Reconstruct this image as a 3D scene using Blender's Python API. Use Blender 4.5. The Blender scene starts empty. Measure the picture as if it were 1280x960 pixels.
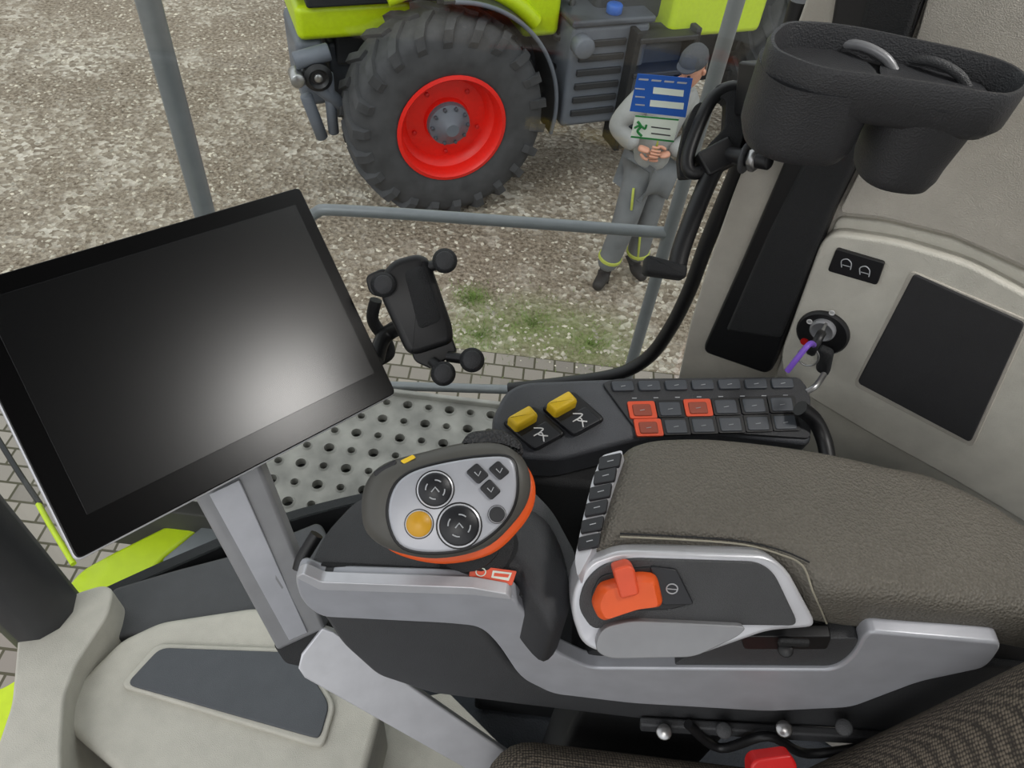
import bpy, bmesh, math, random
from mathutils import Vector as V, Matrix
random.seed(7)
sc = bpy.context.scene
sc.view_settings.view_transform = 'Standard'
# ------------------------------------------------------------------ camera
f = 930.0
pit, rol = math.radians(48.0), math.radians(6.85)
C = V((0, 0, 3.7))
F = V((0, math.cos(pit), -math.sin(pit)))
U0 = V((0, math.sin(pit), math.cos(pit))); R0 = V((1, 0, 0))
R = R0*math.cos(rol)+U0*math.sin(rol)
U = U0*math.cos(rol)-R0*math.sin(rol)
cd = bpy.data.cameras.new('camera'); cam = bpy.data.objects.new('camera', cd)
sc.collection.objects.link(cam)
cd.sensor_width = 36; cd.lens = 36*f/1280; cd.clip_start = 0.02; cd.clip_end = 200
cam.matrix_world = Matrix(((R.x, U.x, -F.x, C.x), (R.y, U.y, -F.y, C.y), (R.z, U.z, -F.z, C.z), (0, 0, 0, 1)))
sc.camera = cam
def ray(x, y): return F+R*((x-640)/f)-U*((y-480)/f)
def PD(x, y, d): return C+ray(x, y)*d
def PP(x, y, pt, n):
    r = ray(x, y); return C+r*((pt-C).dot(n)/r.dot(n))
def PZ(x, y, z): return PP(x, y, V((0, 0, z)), V((0, 0, 1)))
def PY(x, y, yy): return PP(x, y, V((0, yy, 0)), V((0, 1, 0)))
def quad3d(p, a):
    r = [ray(*q) for q in p]
    M = Matrix((r[1], -r[2], r[3])).transposed()
    s = M.inverted() @ (r[0]*a)
    return [C+r[0]*a, C+r[1]*s[0], C+r[2]*s[1], C+r[3]*s[2]]
# ------------------------------------------------------------------ materials
def lin(c):
    o = []
    for v in c:
        v /= 255.0
        o.append(v/12.92 if v <= .04045 else ((v+.055)/1.055)**2.4)
    return (o[0], o[1], o[2], 1)
def mat(name, col, rough=.5, metal=0, var=.06, nscale=40, bump=0, bscale=300, spec=.5, emit=0):
    m = bpy.data.materials.new(name); m.use_nodes = True
    nt = m.node_tree; b = nt.nodes['Principled BSDF']
    b.inputs['Roughness'].default_value = rough; b.inputs['Metallic'].default_value = metal
    b.inputs['Specular IOR Level'].default_value = spec
    tc = nt.nodes.new('ShaderNodeTexCoord'); n = nt.nodes.new('ShaderNodeTexNoise')
    n.inputs['Scale'].default_value = nscale; n.inputs['Detail'].default_value = 4
    nt.links.new(tc.outputs['Object'], n.inputs['Vector'])
    r = nt.nodes.new('ShaderNodeValToRGB'); c = lin(col)
    r.color_ramp.elements[0].position = .3; r.color_ramp.elements[1].position = .7
    r.color_ramp.elements[0].color = tuple(x*(1-var) for x in c[:3])+(1,)
    r.color_ramp.elements[1].color = tuple(min(1, x*(1+var)) for x in c[:3])+(1,)
    nt.links.new(n.outputs['Fac'], r.inputs['Fac']); nt.links.new(r.outputs['Color'], b.inputs['Base Color'])
    if bump:
        n2 = nt.nodes.new('ShaderNodeTexVoronoi'); n2.inputs['Scale'].default_value = bscale
        nt.links.new(tc.outputs['Object'], n2.inputs['Vector'])
        bp = nt.nodes.new('ShaderNodeBump'); bp.inputs['Strength'].default_value = bump; bp.inputs['Distance'].default_value = .002
        nt.links.new(n2.outputs['Distance'], bp.inputs['Height']); nt.links.new(bp.outputs['Normal'], b.inputs['Normal'])
    return m
BEIGE = mat('beige_plastic', (182, 179, 168), .6, bump=.25, bscale=900)
BEIGEW = mat('wall_beige_plastic', (206, 203, 192), .6, bump=.25, bscale=900)
BEIGE2 = mat('trim_grey_beige', (186, 181, 171), .7, bump=.3, bscale=900)
BLACK = mat('black_plastic', (22, 22, 24), .45)
BLACKM = mat('matte_black', (28, 29, 31), .7, bump=.3, bscale=900)
DARK = mat('dark_grey_plastic', (64, 65, 67), .5, bump=.3, bscale=1200)
DARK2 = mat('charcoal_plastic', (46, 47, 50), .5, bump=.25, bscale=1200)
SLATE = mat('slate_panel', (76, 79, 83), .6, bump=.25, bscale=1200)
SILVER = mat('silver_paint', (178, 180, 187), .38, .25)
SILVERL = mat('silver_light', (204, 205, 210), .33, .3)
GREYP = mat('grey_pod', (140, 141, 144), .4, .2)
BTN = mat('button_black', (32, 33, 37), .4)
BTN2 = mat('button_grey', (70, 74, 80), .45)
YEL = mat('yellow_plastic', (240, 200, 40), .45)
AMB = mat('amber_button', (214, 160, 40), .4)
ORA = mat('orange_plastic', (232, 92, 34), .4)
REDO = mat('red_orange', (225, 85, 50), .45)
RED = mat('red_rim_paint', (232, 32, 20), .4)
REDB = mat('red_buckle', (200, 25, 25), .4)
WHITE = mat('white_print', (225, 225, 225), .6)
PRINT = mat('grey_print', (175, 178, 182), .6)
BLUE = mat('blue_sticker', (30, 90, 180), .5)
GRN = mat('sign_green', (30, 130, 60), .5)
PAPER = mat('sticker_white', (225, 235, 222), .6)
LIME = mat('lime_paint', (190, 214, 20), .35)
LEATHER = mat('leather_taupe', (98, 94, 86), .6, bump=.7, bscale=420, nscale=12, var=.08)
STITCH = mat('stitching', (150, 145, 130), .8)
RAIL = mat('rail_grey', (122, 126, 129), .4, .2)
RUBBER = mat('tyre_rubber', (66, 66, 68), .8, var=.25, nscale=8)
METAL = mat('bolt_metal', (170, 170, 170), .3, .9)
SCREEN = mat('screen_glass', (5, 6, 8), .27, spec=.6, var=.02)
BEZEL = mat('bezel_gloss', (5, 5, 6), .25, spec=.3, var=.02)
PURPLE = mat('purple_tag', (120, 80, 190), .5)
SKIN = mat('skin', (205, 150, 125), .55)
JACKET = mat('work_jacket', (150, 150, 148), .85, var=.15, nscale=8)
TROUS = mat('work_trousers', (112, 114, 116), .85, var=.15, nscale=8)
HIVIS = mat('hivis_lime', (178, 186, 84), .7)
SHOE = mat('shoe', (50, 46, 44), .7)
CAPM = mat('cap_cloth', (70, 72, 76), .9)
CHASS = mat('chassis_grey', (70, 74, 82), .5, var=.2, nscale=5)
TANK = mat('tank_grey', (100, 105, 114), .5, var=.1, nscale=5)
CEIL = mat('headliner', (72, 71, 69), .9)
PLATE = mat('plate_grey', (142, 140, 134), .6, .1, var=.35, nscale=14)

FAB = bpy.data.materials.new('seat_fabric'); FAB.use_nodes = True
nt = FAB.node_tree; b = nt.nodes['Principled BSDF']; b.inputs['Roughness'].default_value = .95
tc = nt.nodes.new('ShaderNodeTexCoord'); vo = nt.nodes.new('ShaderNodeTexVoronoi'); vo.inputs['Scale'].default_value = 330
vo.inputs['Randomness'].default_value = .25
nt.links.new(tc.outputs['Object'], vo.inputs['Vector'])
rp_ = nt.nodes.new('ShaderNodeValToRGB'); rp_.color_ramp.elements[0].color = lin((128, 118, 104)); rp_.color_ramp.elements[0].position = .25
rp_.color_ramp.elements[1].color = lin((60, 55, 50)); rp_.color_ramp.elements[1].position = .6
nt.links.new(vo.outputs['Distance'], rp_.inputs['Fac']); nt.links.new(rp_.outputs['Color'], b.inputs['Base Color'])
bp = nt.nodes.new('ShaderNodeBump'); bp.inputs['Strength'].default_value = .6; bp.inputs['Distance'].default_value = .002; bp.invert = True
nt.links.new(vo.outputs['Distance'], bp.inputs['Height']); nt.links.new(bp.outputs['Normal'], b.inputs['Normal'])

GP = [(PZ(665, 405, 0), .42), (PZ(590, 372, 0), .2), (PZ(740, 430, 0), .5), (PZ(600, 420, 0), .4)]
GRAV = bpy.data.materials.new('gravel_ground'); GRAV.use_nodes = True
nt = GRAV.node_tree; b = nt.nodes['Principled BSDF']; b.inputs['Roughness'].default_value = .95
geo = nt.nodes.new('ShaderNodeNewGeometry')
v1 = nt.nodes.new('ShaderNodeTexVoronoi'); v1.inputs['Scale'].default_value = 24
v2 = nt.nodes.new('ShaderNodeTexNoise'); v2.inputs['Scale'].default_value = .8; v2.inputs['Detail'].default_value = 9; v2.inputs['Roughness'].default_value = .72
v3 = nt.nodes.new('ShaderNodeTexNoise'); v3.inputs['Scale'].default_value = 30; v3.inputs['Detail'].default_value = 6; v3.inputs['Roughness'].default_value = .8
for q in (v1, v2, v3): nt.links.new(geo.outputs['Position'], q.inputs['Vector'])
sep = nt.nodes.new('ShaderNodeSeparateColor'); nt.links.new(v1.outputs['Color'], sep.inputs['Color'])
r1 = nt.nodes.new('ShaderNodeValToRGB'); e = r1.color_ramp.elements
e[0].color = lin((112, 99, 84)); e[1].color = lin((222, 214, 200)); e.new(.5).color = lin((166, 155, 138))
nt.links.new(sep.outputs['Red'], r1.inputs['Fac'])
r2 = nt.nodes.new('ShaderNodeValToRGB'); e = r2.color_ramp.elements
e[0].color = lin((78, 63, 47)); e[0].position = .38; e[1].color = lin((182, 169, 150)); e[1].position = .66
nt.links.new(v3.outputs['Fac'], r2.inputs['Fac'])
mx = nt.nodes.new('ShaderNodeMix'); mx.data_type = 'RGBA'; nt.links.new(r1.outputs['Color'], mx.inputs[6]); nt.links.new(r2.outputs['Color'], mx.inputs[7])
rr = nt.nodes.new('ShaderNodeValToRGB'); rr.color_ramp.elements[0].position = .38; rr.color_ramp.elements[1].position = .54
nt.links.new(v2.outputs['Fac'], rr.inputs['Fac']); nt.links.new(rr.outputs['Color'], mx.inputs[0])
last = mx.outputs[2]
for gp, rad in GP:
    d = nt.nodes.new('ShaderNodeVectorMath'); d.operation = 'DISTANCE'; nt.links.new(geo.outputs['Position'], d.inputs[0]); d.inputs[1].default_value = gp
    a = nt.nodes.new('ShaderNodeMath'); a.operation = 'DIVIDE'; nt.links.new(d.outputs['Value'], a.inputs[0]); a.inputs[1].default_value = rad
    s = nt.nodes.new('ShaderNodeMath'); s.operation = 'SUBTRACT'; s.inputs[0].default_value = 1; nt.links.new(a.outputs[0], s.inputs[1]); s.use_clamp = True
    v4 = nt.nodes.new('ShaderNodeTexNoise'); v4.inputs['Scale'].default_value = 9; v4.inputs['Detail'].default_value = 6
    nt.links.new(geo.outputs['Position'], v4.inputs['Vector'])
    mm = nt.nodes.new('ShaderNodeMath'); mm.operation = 'MULTIPLY'; nt.links.new(s.outputs[0], mm.inputs[0]); nt.links.new(v4.outputs['Fac'], mm.inputs[1])
    m2 = nt.nodes.new('ShaderNodeMath'); m2.operation = 'MULTIPLY'; m2.use_clamp = True; nt.links.new(mm.outputs[0], m2.inputs[0]); m2.inputs[1].default_value = 1.3
    k = nt.nodes.new('ShaderNodeMix'); k.data_type = 'RGBA'; nt.links.new(m2.outputs[0], k.inputs[0]); nt.links.new(last, k.inputs[6]); k.inputs[7].default_value = lin((122, 136, 76))
    last = k.outputs[2]
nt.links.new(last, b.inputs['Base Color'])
bp = nt.nodes.new('ShaderNodeBump'); bp.inputs['Strength'].default_value = 1; bp.inputs['Distance'].default_value = .02
nt.links.new(v1.outputs['Distance'], bp.inputs['Height']); nt.links.new(bp.outputs['Normal'], b.inputs['Normal'])
PAV = bpy.data.materials.new('paving_stone'); PAV.use_nodes = True
nt = PAV.node_tree; b = nt.nodes['Principled BSDF']; b.inputs['Roughness'].default_value = .9
geo = nt.nodes.new('ShaderNodeNewGeometry'); br = nt.nodes.new('ShaderNodeTexBrick')
br.inputs['Scale'].default_value = 4; br.inputs['Mortar Size'].default_value = .03; br.inputs['Brick Width'].default_value = .55; br.inputs['Row Height'].default_value = .45
br.inputs['Color1'].default_value = lin((158, 150, 140)); br.inputs['Color2'].default_value = lin((132, 125, 117)); br.inputs['Mortar'].default_value = lin((78, 74, 58))
nt.links.new(geo.outputs['Position'], br.inputs['Vector']); nt.links.new(br.outputs['Color'], b.inputs['Base Color'])
GLASS = bpy.data.materials.new('window_glass'); GLASS.use_nodes = True
nt = GLASS.node_tree; nt.nodes.remove(nt.nodes['Principled BSDF']); o = nt.nodes['Material Output']
t = nt.nodes.new('ShaderNodeBsdfTransparent'); t.inputs[0].default_value = (.95, .97, .96, 1)
g = nt.nodes.new('ShaderNodeBsdfGlossy'); g.inputs['Roughness'].default_value = .02
mxs = nt.nodes.new('ShaderNodeMixShader'); mxs.inputs[0].default_value = .035
nt.links.new(t.outputs[0], mxs.inputs[1]); nt.links.new(g.outputs[0], mxs.inputs[2]); nt.links.new(mxs.outputs[0], o.inputs['Surface'])

# ------------------------------------------------------------------ builders
def empty(name, loc):
    e = bpy.data.objects.new(name, None); e.location = loc; e.empty_display_size = .05
    sc.collection.objects.link(e); return e
def par(o, p):
    if p is not None:
        o.parent = p; o.matrix_parent_inverse = Matrix.Translation(-V(p.location))
def mesh(name, vs, fs, m, p=None, smooth=True, bev=0, seg=2, ang=35, recalc=True):
    vs = [V(v) for v in vs]; c = sum(vs, V())/len(vs)
    me = bpy.data.meshes.new(name); me.from_pydata([v-c for v in vs], [], fs)
    if recalc:
        bm = bmesh.new(); bm.from_mesh(me); bmesh.ops.recalc_face_normals(bm, faces=bm.faces); bm.to_mesh(me); bm.free()
    if smooth:
        me.polygons.foreach_set('use_smooth', [True]*len(me.polygons))
        if not bev: me.set_sharp_from_angle(angle=math.radians(ang))
    me.materials.append(m)
    o = bpy.data.objects.new(name, me); o.location = c; sc.collection.objects.link(o); par(o, p)
    if bev:
        md = o.modifiers.new('bevel', 'BEVEL'); md.width = bev; md.segments = seg; md.limit_method = 'ANGLE'; md.angle_limit = math.radians(40)
        md.harden_normals = True
    return o
def prism(name, top, ext, m, p=None, bev=.0015, seg=2):
    n = len(top); ext = V(ext)
    vs = list(top)+[t+ext for t in top]
    fs = [list(range(n)), list(range(2*n-1, n-1, -1))]+[[i, (i+1) % n, n+(i+1) % n, n+i] for i in range(n)]
    return mesh(name, vs, fs, m, p, True, bev, seg)
def rp(pts, r=8, seg=5):
    out = []; n = len(pts)
    for i in range(n):
        a, b, c = [V((q[0], q[1])) for q in (pts[i-1], pts[i], pts[(i+1) % n])]
        da, dc = (a-b), (c-b); ra = min(r, da.length*.48); rc = min(r, dc.length*.48)
        s = b+da.normalized()*ra; e = b+dc.normalized()*rc
        for k in range(seg+1):
            t = k/seg; q = s*(1-t)**2+b*2*t*(1-t)+e*t*t; out.append((q.x, q.y))
    return out
def cat(pts, seg=6, closed=True):
    out = []; n = len(pts); P = [V(p) for p in pts]
    for i in range(n if closed else n-1):
        if closed: p0, p1, p2, p3 = P[i-1], P[i], P[(i+1) % n], P[(i+2) % n]
        else: p0, p1, p2, p3 = P[max(i-1, 0)], P[i], P[i+1], P[min(i+2, n-1)]
        for k in range(seg):
            t = k/seg
            out.append(.5*((2*p1)+(p2-p0)*t+(2*p0-5*p1+4*p2-p3)*t*t+(-p0+3*p1-3*p2+p3)*t**3))
    if not closed: out.append(P[-1])
    return out
def loft(name, loops, m, p=None, cap=True, ang=50, closed=True):
    n = len(loops[0]); vs = [v for l in loops for v in l]; fs = []
    for k in range(len(loops)-1):
        for i in range(n if closed else n-1):
            fs.append([k*n+i, k*n+(i+1) % n, (k+1)*n+(i+1) % n, (k+1)*n+i])
    if cap: fs.append(list(range(n))); fs.append(list(range((len(loops)-1)*n, len(loops)*n)))
    return mesh(name, vs, fs, m, p, ang=ang)
def inset(loop, n, d):
    k = len(loop); ar = V()
    for i in range(k): ar += loop[i].cross(loop[(i+1) % k])
    s = 1 if ar.dot(n) > 0 else -1
    out = []
    for i in range(k):
        e1 = (loop[i]-loop[i-1]); e2 = (loop[(i+1) % k]-loop[i])
        t = e1.normalized()+e2.normalized()
        nn = n.cross(t).normalized()*s if t.length > 1e-6 else V()
        out.append(loop[i]+nn*d)
    return out
def pillow(name, loop, n, prof, m, p=None, ang=60):
    n = V(n).normalized()
    return loft(name, [[q+n*h for q in inset(loop, n, d)] for d, h in prof], m, p, ang=ang)
def frame(ax):
    ax = V(ax).normalized(); a = V((0, 0, 1)) if abs(ax.z) < .9 else V((1, 0, 0))
    x = ax.cross(a).normalized(); return x, ax.cross(x), ax
def lathe(name, prof, c, ax, m, p=None, seg=32, ang=40, cap=True):
    x, y, z = frame(ax); c = V(c)
    loops = [[c+z*h+(x*math.cos(2*math.pi*i/seg)+y*math.sin(2*math.pi*i/seg))*r for i in range(seg)] for r, h in prof]
    return loft(name, loops, m, p, cap=cap, ang=ang)
def cyl(name, a, b_, r, m, p=None, r2=None, seg=24, bev=.15):
    a, b_ = V(a), V(b_); L = (b_-a).length; r2 = r if r2 is None else r2; q = min(bev*min(r, r2), L*.3)
    return lathe(name, [(r-q, 0), (r, q), (r2, L-q), (r2-q, L)], a, b_-a, m, p, seg, 50)
def tube(name, pts, r, m, p=None, cyc=False, smooth=True):
    P = cat(pts, 6, cyc) if smooth else [V(q) for q in pts]
    seg = 12; n = len(P); loops = []; prev = None
    for i in range(n):
        if cyc: t = P[(i+1) % n]-P[i-1]
        else: t = P[min(i+1, n-1)]-P[max(i-1, 0)]
        t.normalize()
        if prev is None: x, y, _ = frame(t)
        else:
            x = (prev-t*prev.dot(t)).normalized(); y = t.cross(x)
        prev = x
        loops.append([P[i]+(x*math.cos(2*math.pi*k/seg)+y*math.sin(2*math.pi*k/seg))*r for k in range(seg)])
    if cyc: loops.append(loops[0]); return loft(name, loops, m, p, cap=False, ang=60)
    return loft(name, loops, m, p, ang=60)
def box(name, lo, hi, m, p=None, bev=.004, seg=3, rot=None):
    x0, y0, z0 = lo; x1, y1, z1 = hi
    vs = [V(q) for q in ((x0, y0, z0), (x1, y0, z0), (x1, y1, z0), (x0, y1, z0), (x0, y0, z1), (x1, y0, z1), (x1, y1, z1), (x0, y1, z1))]
    if rot:
        c = sum(vs, V())/8; vs = [rot @ (v-c)+c for v in vs]
    return mesh(name, vs, [(0, 1, 2, 3), (4, 5, 6, 7), (0, 1, 5, 4), (1, 2, 6, 5), (2, 3, 7, 6), (3, 0, 4, 7)], m, p, True, bev, seg)
def beam(name, a, b_, w, h, side, m, p=None, bev=.003):
    a, b_ = V(a), V(b_); d = (b_-a).normalized(); s = (V(side)-d*V(side).dot(d)).normalized(); u = d.cross(s)
    top = [a+s*w/2+u*h/2, a-s*w/2+u*h/2, b_-s*w/2+u*h/2, b_+s*w/2+u*h/2]
    return prism(name, top, -u*h, m, p, bev)
def flat(name, pxs, pt, n, th, m, p=None, h=0, bev=.001, r=0, seg=4):
    n = V(n).normalized(); q = rp(pxs, r, seg) if r else pxs
    return prism(name, [PP(a[0], a[1], V(pt)+n*h, n) for a in q], -n*th, m, p, bev)
def skinobj(name, vs, es, rad, m, p=None, sub=2):
    me = bpy.data.meshes.new(name); c = V(vs[0]); me.from_pydata([V(v)-c for v in vs], es, [])
    o = bpy.data.objects.new(name, me); o.location = c; sc.collection.objects.link(o); me.materials.append(m)
    o.modifiers.new('skin', 'SKIN'); sd = me.skin_vertices[0].data
    for i, r in enumerate(rad): sd[i].radius = (r, r) if not isinstance(r, tuple) else r
    sd[0].use_root = True
    s = o.modifiers.new('sub', 'SUBSURF'); s.levels = sub; s.render_levels = sub; o.modifiers['skin'].use_smooth_shade = True
    par(o, p); return o

# ------------------------------------------------------------------ ground
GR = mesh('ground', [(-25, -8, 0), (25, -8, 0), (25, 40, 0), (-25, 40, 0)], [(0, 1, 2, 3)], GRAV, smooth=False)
box('paving', (-9, -3, -.05), (7, 3.6, .004), PAV, GR, bev=.002)
vs, fs = [], []
for i in range(7000):
    x = random.uniform(-5.5, 3); y = random.uniform(3.65, 9) if random.random() < .93 else random.uniform(3.5, 3.9); r = random.uniform(.007, .018); a = random.uniform(0, 6.28)
    k = len(vs); ca, sa = math.cos(a), math.sin(a); l = random.uniform(1, 1.9)
    for dx, dy, dz in ((l, 0, 0), (0, 1, 0), (-l, .2, 0), (0, -1, 0), (.1, .1, .8)):
        vs.append(V((x+(dx*ca-dy*sa)*r, y+(dx*sa+dy*ca)*r, dz*r*.8)))
    for j in range(4): fs.append((k+j, k+(j+1) % 4, k+4))
mesh('gravel_stones', vs, fs, mat('stone_pale', (192, 184, 168), .9, var=.5, nscale=9), GR, smooth=False, recalc=False)
vs, fs = [], []
for i in range(1800):
    gp, rad = random.choice(GP); a = random.uniform(0, 6.28); q = rad*abs(random.gauss(0, .45))
    x = gp.x+q*math.cos(a)*1.2; y = gp.y+q*math.sin(a); h = random.uniform(.015, .04); k = len(vs); b2 = random.uniform(0, 6.28); w = .003
    vs += [V((x-w*math.cos(b2), y-w*math.sin(b2), 0)), V((x+w*math.cos(b2), y+w*math.sin(b2), 0)), V((x+random.uniform(-.03, .03), y+random.uniform(-.03, .03), h))]
    fs.append((k, k+1, k+2))
mesh('grass_tufts', vs, fs, mat('grass', (118, 140, 72), .8, var=.3, nscale=6), GR, smooth=False, recalc=False)

# ------------------------------------------------------------------ tractor outside
TR = empty('tractor', (0, 6, 0))
th = math.radians(25); T = V((math.cos(th), math.sin(th), 0)); N = V((math.sin(th), -math.cos(th), 0)); Z = V((0, 0, 1))
def wheel(c, Ro, w, rr_, name, E, N=N, n=22):
    ca = V(c)-N*w
    prof = [(rr_*1.0, .05*w), (rr_*1.15, .0), (Ro*.82, .0), (Ro*.93, .06*w), (Ro*.965, .2*w), (Ro*.97, .5*w), (Ro*.965, .8*w), (Ro*.93, .94*w), (Ro*.86, w), (rr_*1.3, w*1.01), (rr_*1.1, .985*w), (rr_, .95*w)]
    lathe(name+'_tyre', prof, ca, N, RUBBER, E, 64, 50, cap=False)
    vs, fs = [], []
    x, y, z = frame(N)
    def pt(a, h, r): return ca+z*(h)+(x*math.cos(a)+y*math.sin(a))*r
    for side in (0, 1):
        for i in range(n):
            a0 = 2*math.pi*(i+(.5 if side else 0))/n
            st = [(.50, 0, Ro*.955, Ro*1.005), (.80, .13, Ro*.95, Ro*1.0), (.985, .2, Ro*.88, Ro*.965), (1.01, .22, Ro*.80, Ro*.86)]
            k = len(vs)
            for hh, da, ri, ro in st:
                h = hh*w if side == 0 else (1-hh)*w
                aw = .055; e_ = (0 if hh < .95 else (.02 if side == 0 else -.02))
                vs += [pt(a0+da-aw, h, ri), pt(a0+da+aw, h, ri), pt(a0+da+aw*.8, h+e_, ro), pt(a0+da-aw*.8, h+e_, ro)]
            for s in range(3):
                for j in range(4): fs.append((k+s*4+j, k+s*4+(j+1) % 4, k+s*4+4+(j+1) % 4, k+s*4+4+j))
            fs.append((k, k+1, k+2, k+3)); fs.append((k+12, k+13, k+14, k+15))
    mesh(name+'_tread_lugs', vs, fs, RUBBER, E, smooth=False)
    f0 = V(c)
    lathe(name+'_rim', [(rr_*1.01, -.95*w), (rr_*1.02, -.3*w), (rr_*1.03, -.03), (rr_*1.06, .0), (rr_*.99, .008), (rr_*.94, -.02), (rr_*.91, -.10), (rr_*.82, -.13), (rr_*.78, -.17), (rr_*.45, -.16), (rr_*.42, -.12), (rr_*.2, -.11), (.01, -.11)], f0, N, RED, E, 48, 35)
    lathe(name+'_hub', [(rr_*.42, -.13), (rr_*.40, -.075), (rr_*.32, -.06), (rr_*.2, -.02), (rr_*.12, .01), (.01, .01)], f0, N, TANK, E, 32, 30)
    for i in range(10):
        a = 2*math.pi*i/10; q = f0+(x*math.cos(a)+y*math.sin(a))*rr_*.35
        cyl(name+'_bolt_%d' % i, q-N*.08, q-N*.045, .014, CHASS, E, seg=6)
        if i % 2 == 0:
            q = f0+(x*math.cos(a+.3)+y*math.sin(a+.3))*rr_*.66
            cyl(name+'_rim_nut_%d' % i, q-N*.17, q-N*.145, .018, REDB, E, seg=6)
w1 = V((-.67, 5.1, .78)); wheel(w1, .78, .5, .40, 'front_wheel', TR)
w2 = w1+T*3.55-N*.1; w2.z = .92; wheel(w2, .92, .55, .5, 'rear_wheel', TR)
def tb(name, s0, s1, n0, n1, z0, z1, m, bev=.03):
    o = V((w1.x, w1.y, 0))
    top = [o+T*s+N*n+Z*z1 for s, n in ((s0, n0), (s1, n0), (s1, n1), (s0, n1))]
    return prism(name, top, V((0, 0, z0-z1)), m, TR, bev, 3)
tb('chassis', -.75, 3.8, -1.3, -.75, .55, 1.15, CHASS)
tb('axle_beam', -.2, .2, -1.6, -.3, .62, .9, CHASS)
tb('engine_block', -.7, 1.0, -1.35, -.7, 1.0, 1.6, DARK2)
tb('hood', -1.15, 1.3, -1.45, -.5, 1.66, 2.35, LIME, .12)
tb('hood_side_grille', -.9, .9, -1.42, -.52, 1.5, 1.68, BLACKM, .02)
tb('hood_lower_trim', -.98, .3, -1.4, -.56, 1.26, 1.5, LIME, .05)
tb('front_weight_carrier', -1.0, -.8, -1.25, -.6, .75, 1.25, TANK, .05)
tb('battery_box', .95, 1.6, -.75, -.12, .62, 1.42, TANK, .04)
tb('battery_lid', .93, 1.62, -.77, -.1, 1.42, 1.47, CHASS, .02)
tb('fuel_tank', 1.5, 2.1, -.9, -.15, .5, 1.25, CHASS, .06)
tb('cab_base', 1.2, 3.6, -1.5, -.3, 1.35, 1.75, DARK2, .05)
tb('cab_body', 1.35, 3.5, -1.6, -.3, 1.75, 2.9, BLACK, .08)
tb('cab_roof', 1.2, 3.7, -1.7, -.2, 2.9, 3.1, LIME, .08)
tb('lime_side_panel', 1.75, 2.6, -.6, -.10, 1.28, 1.75, LIME, .05)
tb('lime_tank_trim', .62, .92, -.7, -.3, 1.28, 1.7, LIME, .05)
tb('lime_fender', 2.7, 4.3, -.8, -.0, 1.9, 2.1, LIME, .08)
for i, zz in enumerate((.45, .75, 1.05, 1.32)):
    tb('step_%d' % i, 1.45, 1.95, -.25, .02, zz, zz+.04, DARK2, .01)
tb('step_side_a', 1.42, 1.47, -.25, .0, .42, 1.4, BLACKM, .01); tb('step_side_b', 1.93, 1.98, -.25, .0, .42, 1.4, BLACKM, .01)
for i in range(6): tb('louver_%d' % i, 1.02, 1.4, -.13, -.1, .72+i*.11, .77+i*.11, DARK2, .008)
o = V((w1.x, w1.y, 0))
cyl('def_cap', o+T*1.3-N*.2+Z*1.47, o+T*1.3-N*.2+Z*1.54, .06, BLUE, TR)
cyl('fuel_cap', o+T*1.02-N*.14+Z*1.3, o+T*1.02-N*.02+Z*1.3, .08, TANK, TR)
for i, (s0, z0_, s1, z1_) in enumerate(((.8, 1.2, 1.0, 1.0), (.75, .9, 1.0, .7), (.85, 1.4, 1.05, 1.5))):
    tube('hydraulic_hose_%d' % i, [o+T*s0+Z*z0_-N*.5, o+T*(s0+s1)/2+Z*(z0_-.15)-N*.35, o+T*s1+Z*z1_-N*.4], .025, BLACK, TR)
vs, fs = [], []
for k in range(15):
    a = math.radians(-12+k*7.5); rad = .87
    for nn in (-.5, -.1): vs.append(w1+T*math.cos(a)*rad+Z*math.sin(a)*rad+N*nn)
    for nn in (-.5, -.1): vs.append(w1+T*math.cos(a)*(rad+.02)+Z*math.sin(a)*(rad+.02)+N*nn)
for k in range(14):
    i = k*4; fs += [(i, i+4, i+5, i+1), (i+2, i+3, i+7, i+6), (i, i+2, i+6, i+4), (i+1, i+5, i+7, i+3)]
mesh('mudguard', vs, fs, DARK2, TR)
tube('mudguard_edge', [w1+T*math.cos(math.radians(a))*.88+Z*math.sin(math.radians(a))*.88-N*.1 for a in range(-12, 95, 10)], .016, TANK, TR)
tube('lime_frame_rail', [w1+T*math.cos(math.radians(a))*.96+Z*math.sin(math.radians(a))*.93-N*.3 for a in range(42, 115, 9)], .06, LIME, TR)
o = w1+T*(-.95)-N*.35
for i, (a, b2, r) in enumerate((((-.05, .2), (.03, -.15), .045), ((.12, .35), (.12, -.12), .04), ((-.1, .45), (.15, .5), .06), ((-.05, .35), (.2, .1), .05))):
    cyl('linkage_arm_%d' % i, o+T*a[0]+Z*a[1], o+T*b2[0]+Z*b2[1], r, TANK, TR)
cyl('linkage_bolt', o+T*-.1+Z*.35-N*.05, o+T*-.1+Z*.35+N*.1, .05, METAL, TR)
lb = PY(397, 95, 5.0)
lathe('linkage_ball_end', [(.02, -.1), (.085, -.1), (.1, -.04), (.1, .03), (.07, .05), (.05, .03), (.01, .03)], lb, N, BLACK, TR)
cyl('linkage_ball_core', lb-N*.05, lb+N*.045, .03, METAL, TR)
cyl('linkage_ball_rod', lb-N*.08, o+T*.1+Z*.2, .04, CHASS, TR)

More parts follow.
